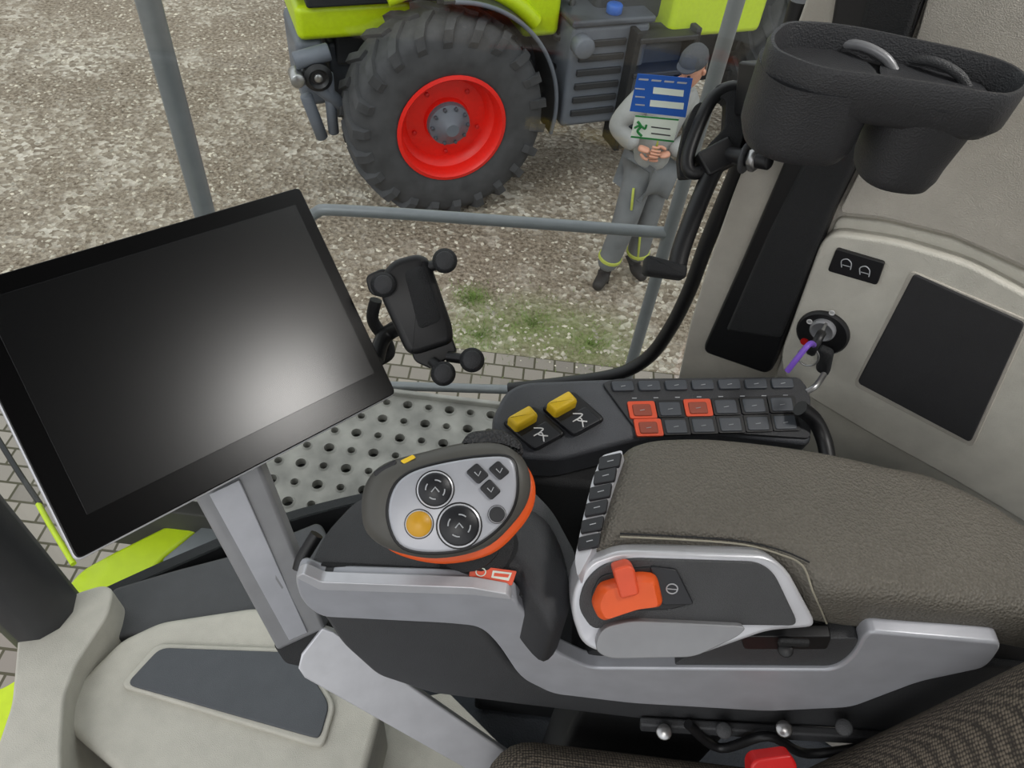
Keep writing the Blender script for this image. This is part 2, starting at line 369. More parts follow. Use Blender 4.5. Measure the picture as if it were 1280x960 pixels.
# ------------------------------------------------------------------ man
MAN = empty('man', PZ(775, 345, 0))
J = {}
J['pel'] = PY(811, 207, 4.60); J['wai'] = PY(815, 186, 4.60); J['che'] = PY(825, 155, 4.61); J['upc'] = PY(834, 130, 4.62); J['nek'] = PY(851, 108, 4.63)
J['hl'] = PY(799, 218, 4.55); J['hr'] = PY(822, 216, 4.66)
J['kl'] = PY(781, 278, 4.47); J['kr'] = PY(808, 272, 4.62)
J['al'] = PZ(756, 337, .12); J['ar'] = PZ(795, 325, .12)
J['sl'] = PY(804, 124, 4.52); J['sr'] = PY(862, 124, 4.68)
J['el'] = PY(768, 158, 4.46); J['er'] = PY(868, 170, 4.60)
J['wl'] = PY(797, 184, 4.38); J['wr'] = PY(838, 192, 4.44)
J['nb'] = PY(858, 96, 4.63)
def sk(name, keys, es, rad, m): return skinobj(name, [J[k] for k in keys], es, rad, m, MAN)
sk('jacket', ['pel', 'wai', 'che', 'upc', 'nek', 'sl', 'el', 'wl', 'sr', 'er', 'wr'], [(0, 1), (1, 2), (2, 3), (3, 4), (3, 5), (5, 6), (6, 7), (3, 8), (8, 9), (9, 10)],
   [(.175, .14), (.165, .135), (.185, .14), (.16, .12), .075, .095, .075, .058, .095, .075, .058], JACKET)
J['crotch'] = J['pel']-V((0, 0, .06))
sk('trousers', ['crotch', 'hl', 'kl', 'al', 'hr', 'kr', 'ar'], [(0, 1), (1, 2), (2, 3), (0, 4), (4, 5), (5, 6)],
   [(.15, .13), .12, .095, .085, .12, .095, .085], TROUS)
sk('neck', ['nek', 'nb'], [(0, 1)], [.058, .055], SKIN)
for s, a, toe in (('l', J['al'], PZ(744, 362, .04)), ('r', J['ar'], PZ(806, 350, .04))):
    d = toe-a; d.z = 0; d.normalize(); h = V((a.x, a.y, .05))-d*.05
    skinobj('shoe_'+s, [h, h+d*.1, h+d*.2+V((0, 0, -.008)), h+V((0, 0, .09))+d*.03], [(0, 1), (1, 2), (0, 3)], [.05, .052, .042, .055], SHOE, MAN)
hc = PY(866, 84, 4.60); fd = V((-.55, -.75, -.35)).normalized()
up = V((.03, 0, 1)); up = (up-fd*up.dot(fd)).normalized(); sd_ = fd.cross(up)
def HP(a, b2, c): return hc+sd_*a+fd*b2+up*c
loops = []
for c, rx, rf, of in ((-.115, .02, .02, .035), (-.105, .04, .05, .025), (-.08, .055, .075, .012), (-.04, .066, .086, .004), (0, .074, .094, 0), (.04, .076, .096, -.004), (.08, .068, .086, -.008), (.105, .045, .06, -.01), (.118, .015, .02, -.01)):
    loops.append([HP(rx*math.cos(2*math.pi*i/20), of+rf*math.sin(2*math.pi*i/20), c) for i in range(20)])
loft('head', loops, SKIN, MAN, ang=80)
skinobj('nose', [HP(0, .088, .02), HP(0, .105, -.01), HP(0, .11, -.025)], [(0, 1), (1, 2)], [.009, .012, .014], SKIN, MAN)
for s in (-1, 1):
    cyl('eye_%d' % (s+1), HP(.03*s, .08, .005), HP(.03*s, .092, .005), .01, BLACK, MAN, seg=12)
    skinobj('ear_%d' % (s+1), [HP(.073*s, 0, .02), HP(.083*s, -.005, 0), HP(.076*s, .0, -.025)], [(0, 1), (1, 2)], [.012, .014, .009], SKIN, MAN)
beam('mouth', HP(-.022, .084, -.062), HP(.022, .084, -.062), .008, .008, up, REDB, MAN, .002)
loops = []
for c, rx, rf, of in ((.04, .08, .1, -.006), (.06, .083, .103, -.006), (.09, .076, .095, -.008), (.12, .055, .07, -.01), (.135, .02, .03, -.01)):
    loops.append([HP(rx*math.cos(2*math.pi*i/20), of+rf*math.sin(2*math.pi*i/20), c) for i in range(20)])
loft('cap', loops, CAPM, MAN, ang=80)
prism('cap_visor', [HP(.065*math.cos(a), .06+.07*math.sin(a), .05) for a in [math.pi*k/10 for k in range(11)]], up*.012, CAPM, MAN, .003)
loops = []
for c, rx, rf in ((-.06, .062, .05), (-.02, .078, .07), (.045, .08, .08)):
    loops.append([HP(rx*math.cos(math.pi+math.pi*i/12), -.02+rf*math.sin(math.pi+math.pi*i/12)*1.05, c) for i in range(13)])
loft('hair', loops, mat('hair_grey', (110, 100, 92), .9), MAN, cap=False, closed=False)
for s, w, tgt in (('l', J['wl'], PY(815, 190, 4.36)), ('r', J['wr'], PY(818, 196, 4.40))):
    d = (tgt-w).normalized(); side = d.cross(V((0, -1, .2))).normalized(); nn = d.cross(side)
    skinobj('palm_'+s, [w, w+d*.04, w+d*.085], [(0, 1), (1, 2)], [.026, (.034, .018), (.036, .015)], SKIN, MAN)
    for i, L in enumerate((.07, .078, .072, .056)):
        b0 = w+d*.085+side*(.03-.02*i)
        skinobj('finger_%s_%d' % (s, i), [b0, b0+d*L*.45+nn*.006, b0+d*L*.75+nn*.02, b0+d*L*.85+nn*.038], [(0, 1), (1, 2), (2, 3)], [.0095, .009, .008, .007], SKIN, MAN)
    b0 = w+d*.03+side*.03
    skinobj('thumb_'+s, [b0, b0+d*.03+side*.025, b0+d*.06+side*.03+nn*.01], [(0, 1), (1, 2)], [.012, .011, .009], SKIN, MAN)
for nm, a, b2, t0, t1, r in (('piping_thigh_l', J['hl'], J['kl'], .15, .6, .115), ('piping_shin_r', J['kr'], J['ar'], .3, .9, .088), ('piping_chest', J['upc'], J['wai'], .1, .9, .165)):
    cyl(nm, a.lerp(b2, t0)+V((-.03, -r, .02)), a.lerp(b2, t1)+V((.0, -r+.01, .02)), .009, HIVIS, MAN)
for nm, a, b2, t, r in (('cuff_band_l', J['kl'], J['al'], .72, .09), ('cuff_band_r', J['kr'], J['ar'], .78, .09)):
    q = a.lerp(b2, t); d = (b2-a).normalized(); lathe(nm, [(r*.93, -.014), (r, -.011), (r, .011), (r*.93, .014)], q, d, HIVIS, MAN, 24)

# ------------------------------------------------------------------ own machine: chassis, platform, rail
MB = empty('machine_chassis', (.2, .2, 1.2))
box('frame_box', (-.62, -.8, .7), (1.1, .55, 2.28), DARK2, MB, .03)
for nm, yy, nv in (('right', 1.1, V((0, 1, 0))), ('left', -1.35, V((0, -1, 0)))):
    wheel(V((.55, yy, .8)), .8, .5, .42, 'carrier_wheel_'+nm, MB, nv)
box('platform_bracket', (-.5, .55, 2.05), (.5, 1.1, 2.12), DARK2, MB, .01)
vs, fs = [], []
cs = .0492; z0 = 2.35
nx, ny = 27, 7; x00, y00 = -.95, .788
for ix in range(nx):
    for iy in range(ny):
        cx = x00+cs*(ix+.5); cy = y00+cs*(iy+.5); k = len(vs); n = 16; hr = .0115 if (ix+iy) % 2 == 0 else .0085
        sq = []
        for i in range(n):
            a = 2*math.pi*i/n+math.pi/4; ca, sa = math.cos(a), math.sin(a); m_ = max(abs(ca), abs(sa))
            sq.append(V((cx+ca/m_*cs/2, cy+sa/m_*cs/2, z0)))
        rg = [V((cx+math.cos(2*math.pi*i/n+math.pi/4)*hr*1.4, cy+math.sin(2*math.pi*i/n+math.pi/4)*hr*1.4, z0)) for i in range(n)]
        rg2 = [V((cx+math.cos(2*math.pi*i/n+math.pi/4)*hr, cy+math.sin(2*math.pi*i/n+math.pi/4)*hr, z0+.004)) for i in range(n)]
        lo = [q+V((0, 0, -.02)) for q in rg2]
        vs += sq+rg+rg2+lo
        for l in range(3):
            for i in range(n): fs.append((k+l*n+i, k+l*n+(i+1) % n, k+(l+1)*n+(i+1) % n, k+(l+1)*n+i))
mesh('perforated_plate', vs, fs, PLATE, MB, ang=25)
ye = y00+cs*ny
box('plate_edge', (x00, ye, 2.3), (x00+cs*nx, ye+.012, 2.365), PLATE, MB)
box('underframe', (-.9, .79, 2.12), (.38, ye, 2.29), mat('underframe_dark', (66, 64, 60), .8), MB)
ry = 1.24
tube('rail_post_front', [PY(170, -120, ry), PY(185, 0, ry), PY(262, 290, ry), V((PY(262, 290, ry).x, ry, 2.2))], .021, RAIL, MB, smooth=False)
px_ = PY(860, 210, ry).x
tube('rail_post_rear', [V((px_, ry, 3.8)), V((px_, ry, 2.2))], .0135, RAIL, MB, smooth=False)
tube('rail_mid', [PY(380, 330, ry), PY(382, 285, ry), PY(395, 266, ry), PY(430, 263, ry), PY(640, 277, ry), PY(833, 291, ry)], .012, RAIL, MB)
tube('rail_low', [PY(300, 476, ry), PY(420, 480, ry), PY(640, 487, ry), PY(790, 492, ry)], .012, RAIL, MB)
tube('rail_base', [V((-.85, ry, 2.2)), V((.4, ry, 2.2))], .02, RAIL, MB, smooth=False)
for xx in (-.6, .2): beam('rail_bracket_%d' % (xx*10), (xx, 1.05, 2.2), (xx, ry, 2.2), .04, .03, Z, DARK2, MB)
prism('lime_panel', [PZ(a, b2, 2.22) for a, b2 in rp([(60, 760), (100, 712), (140, 690), (245, 638), (262, 650), (200, 700), (165, 745), (60, 800)], 14)], V((0, 0, -.2)), LIME, MB, .01)
prism('lime_front_panel', [PZ(a, b2, 2.2) for a, b2 in rp([(-120, 880), (0, 862), (45, 835), (20, 905), (-20, 960), (-120, 960)], 12)], V((0, 0, -.2)), LIME, MB, .01)
prism('grey_bracket', [PZ(a, b2, 2.24) for a, b2 in rp([(200, 700), (262, 650), (300, 655), (330, 690), (240, 730)], 8)], V((0, 0, -.08)), RAIL, MB, .005)
tube('lime_stripe', [PZ(48, 630, 2.25), PZ(66, 662, 2.25), PZ(92, 705, 2.25)], .006, LIME, MB)
tube('rear_view_cable', [PZ(-20, 520, 2.25), PZ(20, 585, 2.25), PZ(50, 630, 2.25)], .006, BLACK, MB)

# ------------------------------------------------------------------ cab shell
FP = [(-.66, .40), (-.5, .53), (-.33, .645), (-.12, .73), (.05, .745), (.22, .72)]
gpth = cat([V((a, b2, 0)) for a, b2 in FP], 6, False)
fl = [V((q.x, q.y, 2.35)) for q in gpth]+[V((1.15, .25, 2.35)), V((1.15, -.9, 2.35)), V((-.68, -.9, 2.35)), V((-.68, .2, 2.35))]
prism('floor', fl, V((0, 0, -.06)), mat('floor_mat', (66, 70, 76), .8, bump=.4, bscale=300), bev=.003)
def curtain(name, z0, z1, t, m, pth=gpth):
    vs, fs = [], []; n = len(pth)
    for i, q in enumerate(pth):
        d = (pth[min(i+1, n-1)]-pth[max(i-1, 0)]).normalized(); nn = V((-d.y, d.x, 0))*t
        vs += [V((q.x, q.y, z0)), V((q.x, q.y, z1)), V((q.x, q.y, z1))+nn, V((q.x, q.y, z0))+nn]
    for i in range(n-1):
        for j in range(4): fs.append((i*4+j, i*4+(j+1) % 4, i*4+4+(j+1) % 4, i*4+4+j))
    fs += [(0, 1, 2, 3), (n*4-4, n*4-3, n*4-2, n*4-1)]
    return mesh(name, vs, fs, m)
curtain('wall_right_lower', 2.29, 2.58, .02, BLACKM)
curtain('window_1', 2.58, 4.08, .004, GLASS)
prism('ceiling', [V(q) for q in ((-.75, -.9, 4.1), (1.2, -.9, 4.1), (1.2, .3, 4.1), (.25, .78, 4.1), (-.2, .76, 4.1), (-.72, .42, 4.1))], V((0, 0, .05)), CEIL, bev=.005)
ap = PZ(62, 775, 2.62)
PIL = empty('front_pillar', ap)
tube('pillar_tube', [V((ap.x, ap.y, 2.55)), V((ap.x-.01, ap.y, 3.3)), V((ap.x, ap.y, 4.09))], .050, DARK2, PIL, smooth=False)
TRM = empty('trim_1', PZ(250, 850, 2.6))
prism('pillar_foot', [PZ(a, b2, 2.66) for a, b2 in rp([(22, 792), (50, 780), (90, 742), (128, 730), (142, 736), (135, 768), (95, 830), (80, 870), (76, 930), (76, 1010), (-30, 1010), (14, 880)], 12)], V((0, 0, -.30)), BEIGE, TRM, .012, 4)
prism('sill_dark', [PZ(a, b2, 2.60) for a, b2 in rp([(138, 735), (215, 712), (300, 690), (400, 650), (420, 690), (330, 765), (200, 790), (120, 800)], 10)], V((0, 0, -.25)), DARK, TRM, .008)
prism('kick_panel', [PZ(a, b2, 2.62) for a, b2 in rp([(76, 905), (90, 858), (150, 798), (200, 775), (320, 757), (400, 775), (480, 880), (455, 975), (380, 1010), (200, 1010)], 14)], V((0, 0, -.27)), BEIGE, TRM, .012, 4)
prism('recess_surround', [PZ(a, b2, 2.628) for a, b2 in rp([(148, 857), (195, 803), (377, 810), (420, 880), (405, 932), (392, 932)], 12)], V((0, 0, -.02)), BEIGE, TRM, .004, 4)
prism('recess_panel', [PZ(a, b2, 2.631) for a, b2 in rp([(157, 855), (200, 809), (372, 815), (412, 880), (400, 922), (390, 921)], 12)], V((0, 0, -.02)), SLATE, TRM, .002)
prism('side_panel', [PZ(a, b2, 2.45) for a, b2 in rp([(455, 885), (560, 865), (640, 945), (700, 1010), (430, 1010)], 8)], V((0, 0, -.1)), BEIGE, TRM, .01)

W0 = PD(1040, 410, .8); Wd = V((.879, -.477, 0)).normalized(); Wn = V((-.477, -.879, 0)).normalized()
def WP(x, y, h=0): return PP(x, y, W0+Wn*h, Wn)
leftb = [WP(*q) for q in [(846, 480), (862, 405), (885, 330), (915, 245), (955, 140), (1000, 20), (1018, -40)]]
wl = [V((leftb[0].x, leftb[0].y, 2.36))]+leftb
wl[-1] = V((wl[-1].x, wl[-1].y, 4.09))
far = W0+Wd*1.0
wl += [V((far.x, far.y, 4.09)), V((far.x, far.y, 2.36))]
prism('wall_right_rear', wl, -Wn*.04, BEIGE2, None, .003)
WT = empty('trim_2', W0)
flat('pillar_cover', rp([(1062, -120), (1195, -120), (1140, 40), (1092, 165), (1040, 270), (962, 470), (876, 440), (925, 330), (985, 190), (1035, 50)], 12), W0, Wn, .02, BLACK, WT, .018, .008)
flat('pillar_cover_ridge', [(1110, -120), (1190, -120), (1138, 40), (1090, 163), (1038, 268), (975, 425), (905, 415), (960, 290), (1020, 170), (1070, 50)], W0, Wn, .01, BLACKM, WT, .024, .006)
flat('upper_trim', rp([(1048, 266), (1105, 272), (1190, 293), (1285, 335), (1500, 440), (1500, -150), (1200, -150), (1148, 40), (1100, 165)], 10), W0, Wn, .012, BEIGE2, WT, .014, .004)
flat('lower_panel', rp([(1046, 272), (1105, 278), (1190, 299), (1285, 342), (1500, 450), (1500, 900), (1040, 800), (960, 560), (968, 470)], 10), W0, Wn, .01, BEIGEW, WT, .006, .003)
flat('switch_surround', rp([(1030, 290), (1120, 303), (1210, 330), (1300, 378), (1500, 480), (1500, 800), (1290, 660), (1190, 600), (1090, 545), (990, 485), (972, 452)], 26, 8), W0, Wn, .02, BEIGEW, WT, .02, .008, 0)
flat('switch_block', rp([(1045, 311), (1106, 329), (1096, 357), (1034, 339)], 4), W0, Wn, .01, BLACK, WT, .024, .001)
for i, (x, y) in enumerate(((1058, 329), (1081, 338))):
    tube('switch_icon_%d' % i, [WP(x-6, y+5, .0245), WP(x-6, y-3, .0245), WP(x+1, y-5, .0245), WP(x+6, y, .0245), WP(x+5, y+8, .0245)], .0005, PRINT, WT)
    tube('switch_icon_b_%d' % i, [WP(x-5, y+2, .0245), WP(x+6, y+5, .0245)], .0004, PRINT, WT, smooth=False)
flat('storage_cover_gap', rp([(1138, 338), (1288, 402), (1216, 560), (1066, 482)], 8), W0, Wn, .01, BEIGE2, WT, .0215, .001)
flat('storage_cover', rp([(1142, 343), (1281, 405), (1213, 554), (1071, 479)], 6), W0, Wn, .012, mat('dark_panel', (44, 44, 46), .75, bump=.3, bscale=1500), WT, .024, .0015)
sealp = [(636, 486), (700, 479), (770, 468), (810, 447), (838, 410), (862, 362), (885, 300), (925, 205), (975, 80), (1000, 0)]
tube('trim_3', [PY(a, b2, .70) for a, b2 in sealp], .009, BLACK)

IG = empty('ignition_switch', WP(1030, 412, .02))
kc = WP(1029, 415, .02)
lathe('escutcheon', [(.027, 0), (.027, .003), (.025, .005), (.001, .005)], kc, Wn, BLACK, IG, 40)
lathe('lock_ring', [(.013, .004), (.013, .009), (.011, .011), (.008, .009), (.001, .009)], WP(1031, 408, .02), Wn, GREYP, IG, 32)
kb = WP(1031, 408, .03)
beam('key_blade', kb, kb+Wn*.03, .010, .003, V((0, 0, 1)), METAL, IG, .0005)
pillow('key_head', [kb+Wn*(.03+.014*math.cos(a))+V((0, 0, 1))*.014*math.sin(a)+Wd*.002 for a in [2*math.pi*i/20 for i in range(20)]], Wd, [(.002, .003), (0, .001), (0, -.004), (.002, -.006)], BLACK, IG)
tube('key_tag_strap', [kb+Wn*.035, PD(1012, 430, .70), PD(998, 446, .70), PD(984, 464, .71)], .0028, PURPLE, IG)
tube('key_ring', [kb+Wn*.04+V((0, 0, -.012))+Wd*.01*math.cos(a)+V((0, 0, 1))*.012*math.sin(a) for a in [2*math.pi*i/10 for i in range(10)]], .001, METAL, IG, True)
pillow('key_fob', [PP(a, b2, WP(1025, 465, .035), Wn) for a, b2 in rp([(1024, 432), (1042, 440), (1036, 470), (1020, 462)], 6)], Wn, [(.002, .004), (0, .002), (0, -.004)], BLACKM, IG)
tube('key_chain', [PD(1030, 468, .72), PD(1020, 482, .71), PD(1008, 490, .71)], .003, METAL, IG)
lathe('ignition_mark', [(.0045, 0), (.0045, .001), (.0001, .001)], WP(1006, 427, .025), Wn, REDB, IG)
for i, (a, b2) in enumerate(((1040, 391), (1012, 402))):
    lathe('mark_%d' % i, [(.003, 0), (.003, .0006), (.002, .0006), (.002, .0)], WP(a, b2, .0252), Wn, WHITE, IG, 16)

# ------------------------------------------------------------------ cup holder
CH = empty('cup_holder', PD(1110, 90, .5))
zt = 3.525
def zl(px, z): return [PZ(a, b2, z) for a, b2 in px]
rim = [V((q[0], q[1], 0)) for q in [(966, 36), (990, 25), (1060, 30), (1150, 48), (1230, 66), (1275, 84), (1290, 104), (1262, 120), (1180, 108), (1100, 96), (1030, 86), (975, 66), (961, 50)]]
rim = [(q.x, q.y) for q in cat(rim, 5)]
rl = zl(rim, zt)
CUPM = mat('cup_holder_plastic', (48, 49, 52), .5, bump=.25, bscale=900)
pillow('rim', rl, (0, 0, 1), [(.007, -.022), (.005, -.004), (.0035, 0), (.0015, 0), (0, -.003), (.001, -.024), (.006, -.030), (.012, -.033)], CUPM, CH, 50)
def blob(name, px0, px1, zb, tp, ks=.94):
    a = PZ(px0[0], px0[1], zt).x; b2 = PZ(px1[0], px1[1], zt).x
    cx = (a+b2)/2; rx = (b2-a)/2
    ysl = [q.y for q in rl if a-.01 <= q.x <= b2+.01]; cy = (min(ysl)+max(ysl))/2; ry2 = (max(ysl)-min(ysl))/2*ks
    lps = []
    for s, z in ((.72*tp, zb-.002), (.90*tp, zb), (.985*tp, zb+.007), (tp*1.0, zb+.015), (1, zt-.014)):
        lp = []
        for i in range(40):
            an = 2*math.pi*i/40; ca, sa = math.cos(an), math.sin(an); e_ = .8
            lp.append(V((cx+rx*s*math.copysign(abs(ca)**e_, ca), cy+ry2*s*math.copysign(abs(sa)**e_, sa), z)))
        lps.append(lp)
    loft(name, lps, CUPM, CH, ang=50)
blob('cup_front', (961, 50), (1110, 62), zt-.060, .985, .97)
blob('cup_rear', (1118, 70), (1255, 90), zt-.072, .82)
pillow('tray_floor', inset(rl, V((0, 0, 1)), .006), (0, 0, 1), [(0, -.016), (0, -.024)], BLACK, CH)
for i, (a, b2) in enumerate(((1085, 62), (1175, 82))):
    c = PZ(a, b2, zt-.010)
    tube('cup_divider_%d' % i, [c+V((-.02, .012, -.004)), c+V((-.006, .0, .002)), c+V((.008, -.008, 0)), c+V((.016, -.012, -.006))], .003, GREYP if i == 0 else DARK, CH)
beam('mount_arm', PZ(1120, 60, zt-.02)+V((.01, .01, -.02)), WP(1120, 60, .01)+V((0, 0, -.02)), .05, .03, V((1, 0, 0)), CUPM, CH)

# ------------------------------------------------------------------ window latch with arm
WL = empty('window_latch', PD(890, 200, .76))
def D(q, d=.74): return PD(q[0], q[1], d)
tube('handle_loop', [D(q) for q in [(935, 112), (912, 110), (890, 124), (872, 160), (860, 195), (862, 214), (878, 214), (895, 196)]], .0068, BLACK, WL)
prism('handle_plate', [D(q, .735) for q in rp([(895, 106), (925, 98), (940, 130), (925, 190), (898, 203), (882, 208), (886, 180), (906, 160), (908, 124), (890, 120)], 6)], F*.016, BLACKM, WL, .003)
prism('handle_back', [D(q, .745) for q in rp([(850, 222), (848, 196), (856, 160), (868, 132), (878, 126), (868, 170), (866, 205), (872, 220)], 5)], F*.012, BLACKM, WL, .002)
tube('arm', [D((905, 188)), D((888, 220)), D((870, 262)), D((852, 310)), D((846, 335))], .0095, BLACK, WL)
beam('arm_block', D((875, 210)), D((915, 188)), .026, .026, F, BLACK, WL)
cyl('pivot_rod', D((900, 192)), D((962, 202), .70), .008, BLACK, WL)
cyl('pivot_nut', D((938, 198), .715), D((948, 200), .71), .012, METAL, WL, seg=6)
cyl('pivot_washer', D((929, 197), .72), D((934, 198), .718), .015, DARK, WL)
pillow('arm_pad', [D(q, .735) for q in rp([(808, 318), (860, 332), (857, 349), (805, 342)], 6)], -F, [(.004, .006), (.001, .004), (0, 0), (0, -.015), (.003, -.018)], BLACKM, WL)
cyl('hinge_ball', D((935, 92), .73), D((945, 96), .72), .012, GREYP, WL)
beam('hinge_mount', D((930, 110), .73), WP(985, 120, .01), .05, .02, Z, BLACK, WL)

ST = empty('window_sticker', PY(828, 118, .713))
P0 = V((0, .715, 0)); Yn = V((0, -1, 0))
flat('sticker_blue', [(797, 92), (866, 98), (857, 147), (787, 139)], P0, Yn, .0006, BLUE, ST, .002, 0.0001)
for i, (a, b2, w_) in enumerate(((836, 113, 38), (834, 129, 42))):
    flat('field_%d' % i, [(a-w_/2, b2-4), (a+w_/2, b2), (a+w_/2-1, b2+8), (a-w_/2-1, b2+4)], P0, Yn, .0004, PAPER, ST, .0024, .00005)
for i in range(4):
    flat('print_%d' % i, [(799+i*16, 98+i*1.4), (811+i*16, 99+i*1.4), (810+i*16, 101+i*1.4), (798+i*16, 100+i*1.4)], P0, Yn, .0004, PRINT, ST, .0024, .00005)
for i in range(3):
    flat('print_left_%d' % i, [(794, 110+i*10), (806, 111+i*10), (806, 112.5+i*10), (794, 111.5+i*10)], P0, Yn, .0004, PRINT, ST, .0024, .00005)
ST2 = empty('window_sticker.001', PY(818, 160, .713))
flat('sticker_exit', [(794, 144), (849, 149), (842, 178), (788, 172)], P0, Yn, .0006, PAPER, ST2, .002, .0001)
flat('border_top', [(794, 144), (849, 149), (848, 151), (794, 146)], P0, Yn, .0004, GRN, ST2, .0024, .00005)
flat('border_bottom', [(789, 170), (843, 176), (842, 178), (788, 172)], P0, Yn, .0004, GRN, ST2, .0024, .00005)
tube('running_figure', [PY(a, b2, .7125) for a, b2 in ((797, 152), (801, 158), (797, 164), (802, 170))], .0013, GRN, ST2)
tube('running_figure_arm', [PY(a, b2, .7125) for a, b2 in ((793, 160), (800, 157), (806, 161), (808, 156))], .0011, GRN, ST2)
for i in range(2):
    flat('text_%d' % i, [(814, 158+i*8), (838, 161+i*8), (838, 162.5+i*8), (814, 159.5+i*8)], P0, Yn, .0004, DARK, ST2, .0024, .00005)

# ------------------------------------------------------------------ monitor
MQ = quad3d([(-72, 361), (375, 232), (497, 492), (95, 703)], .51)
mu = MQ[1]-MQ[0]; mv = MQ[3]-MQ[0]; mn_ = mu.cross(mv).normalized()
if mn_.dot(C-MQ[0]) < 0: mn_ = -mn_
MO = empty('monitor', (MQ[0]+MQ[2])/2)
def MP(a, b2, h=0): return MQ[0]+mu*a+mv*b2+mn_*h
def mrect(a0, b0, a1, b1, h=0, r=.02, asp=1.33):
    q = rp([(a0, b0/asp), (a1, b0/asp), (a1, b1/asp), (a0, b1/asp)], r, 5)
    return [MP(x, y*asp, h) for x, y in q]
prism('front_glass', mrect(.004, .005, .996, .994, 0, .018), -mn_*.006, BEZEL, MO, .001)
prism('frame_edge', mrect(0, 0, 1, 1, -.0045, .02), -mn_*.006, SILVERL, MO, .0015)
prism('back_shell', mrect(.02, .02, .98, .98, -.011, .03), -mn_*.02, DARK2, MO, .006)
prism('display_area', mrect(.065, .075, .955, .875, .0006, .004), -mn_*.001, SCREEN, MO, .0002)
prism('mount_box', mrect(.35, .35, .75, .75, -.03, .03), -mn_*.02, DARK2, MO, .005)
gp_ = PP(372, 500, MQ[0], mn_); dv = (gp_-C).normalized(); rv = dv-mn_*2*dv.dot(mn_); glowP = gp_+rv*((4.08-gp_.z)/rv.z)  # ceiling point mirrored by the display, where the added glow light goes
print('LAMP', glowP, rv)
def Q4(pts, ds): return [PD(a, b2, d) for (a, b2), d in zip(pts, ds)]
SD = MO
aw = F
prism('stand_upper_arm', Q4([(236, 612), (322, 575), (406, 786), (346, 814)], [.66, .68, .76, .76]), aw*.022, GREYP, SD, .004, 3)
prism('stand_arm_channel', Q4([(262, 618), (300, 600), (385, 790), (362, 800)], [.664, .675, .757, .757]), -aw*.002, SILVER, SD, .001)
prism('stand_bracket', [MP(.55, .6, -.045), MP(.8, .6, -.045), MP(.78, 1.0, -.03), MP(.58, 1.0, -.03)], -mn_*.02, GREYP, SD, .004)
prism('stand_joint', Q4(rp([(340, 806), (402, 780), (418, 800), (380, 835), (356, 830)], 6), [.765]*36), aw*.04, BLACKM, SD, .004)
prism('stand_lower_arm', Q4([(372, 836), (376, 818), (402, 784), (416, 790), (520, 862), (640, 945), (606, 975), (380, 848)], [.76, .76, .76, .76, .81, .86, .87, .765]), aw*.012, SILVERL, SD, .003, 3)
prism('stand_lower_core', Q4([(390, 840), (412, 800), (600, 930), (580, 955)], [.775, .775, .87, .88]), aw*.03, GREYP, SD, .003)

# ------------------------------------------------------------------ phone holder
PH = empty('phone_holder', PD(515, 390, .7))
def B(q, d=.69): return PD(q[0], q[1], d)
nF = -ray(515, 390).normalized()
pillow('body', [PP(a, b2, B((515, 385)), nF) for a, b2 in rp([(478, 342), (492, 326), (522, 318), (536, 324), (565, 408), (566, 428), (520, 443), (508, 440), (476, 370)], 10)], nF, [(.006, .012), (.002, .011), (0, .008), (0, -.006), (.004, -.010)], BLACK, PH)
pillow('body_insert', [PP(a, b2, B((515, 385)), nF) for a, b2 in rp([(505, 340), (530, 332), (552, 400), (524, 412)], 8)], nF, [(.002, .0135), (0, .0125), (0, .01)], BLACKM, PH)
prism('lower_carriage', [PP(a, b2, B((540, 430)), nF) for a, b2 in rp([(510, 425), (562, 412), (572, 440), (540, 462), (518, 452)], 6)], -nF*.014, BLACK, PH, .002)
prism('left_shoulder', [PP(a, b2, B((470, 350)), nF) for a, b2 in rp([(456, 345), (480, 334), (496, 345), (480, 372), (462, 368)], 8)], -nF*.014, BLACK, PH, .002)
for i, (a, b2) in enumerate((((528, 336), (556, 326)), ((490, 345), (479, 356)), ((560, 446), (590, 450)), ((540, 452), (554, 467)))):
    p0, p1 = B(a, .685), B(b2, .67)
    tube('grip_arm_%d' % i, [p0, p1+F*.006], .005, BLACK, PH, smooth=False)
    cyl('grip_pad_%d' % i, B(b2, .683), B(b2, .66), .0112, BLACKM, PH, bev=.3)
    cyl('grip_pad_cap_%d' % i, B(b2, .661), B(b2, .658), .0085, DARK2, PH, bev=.3)
tube('ball_stem', [B((520, 400), .70), B((492, 412), .72), B((478, 425), .72), B((470, 450), .71)], .008, BLACK, PH)
tube('bracket_arm', [B((470, 375), .71), B((466, 400), .72), B((482, 425), .73), B((486, 442), .73), B((470, 452), .72)], .006, BLACKM, PH)

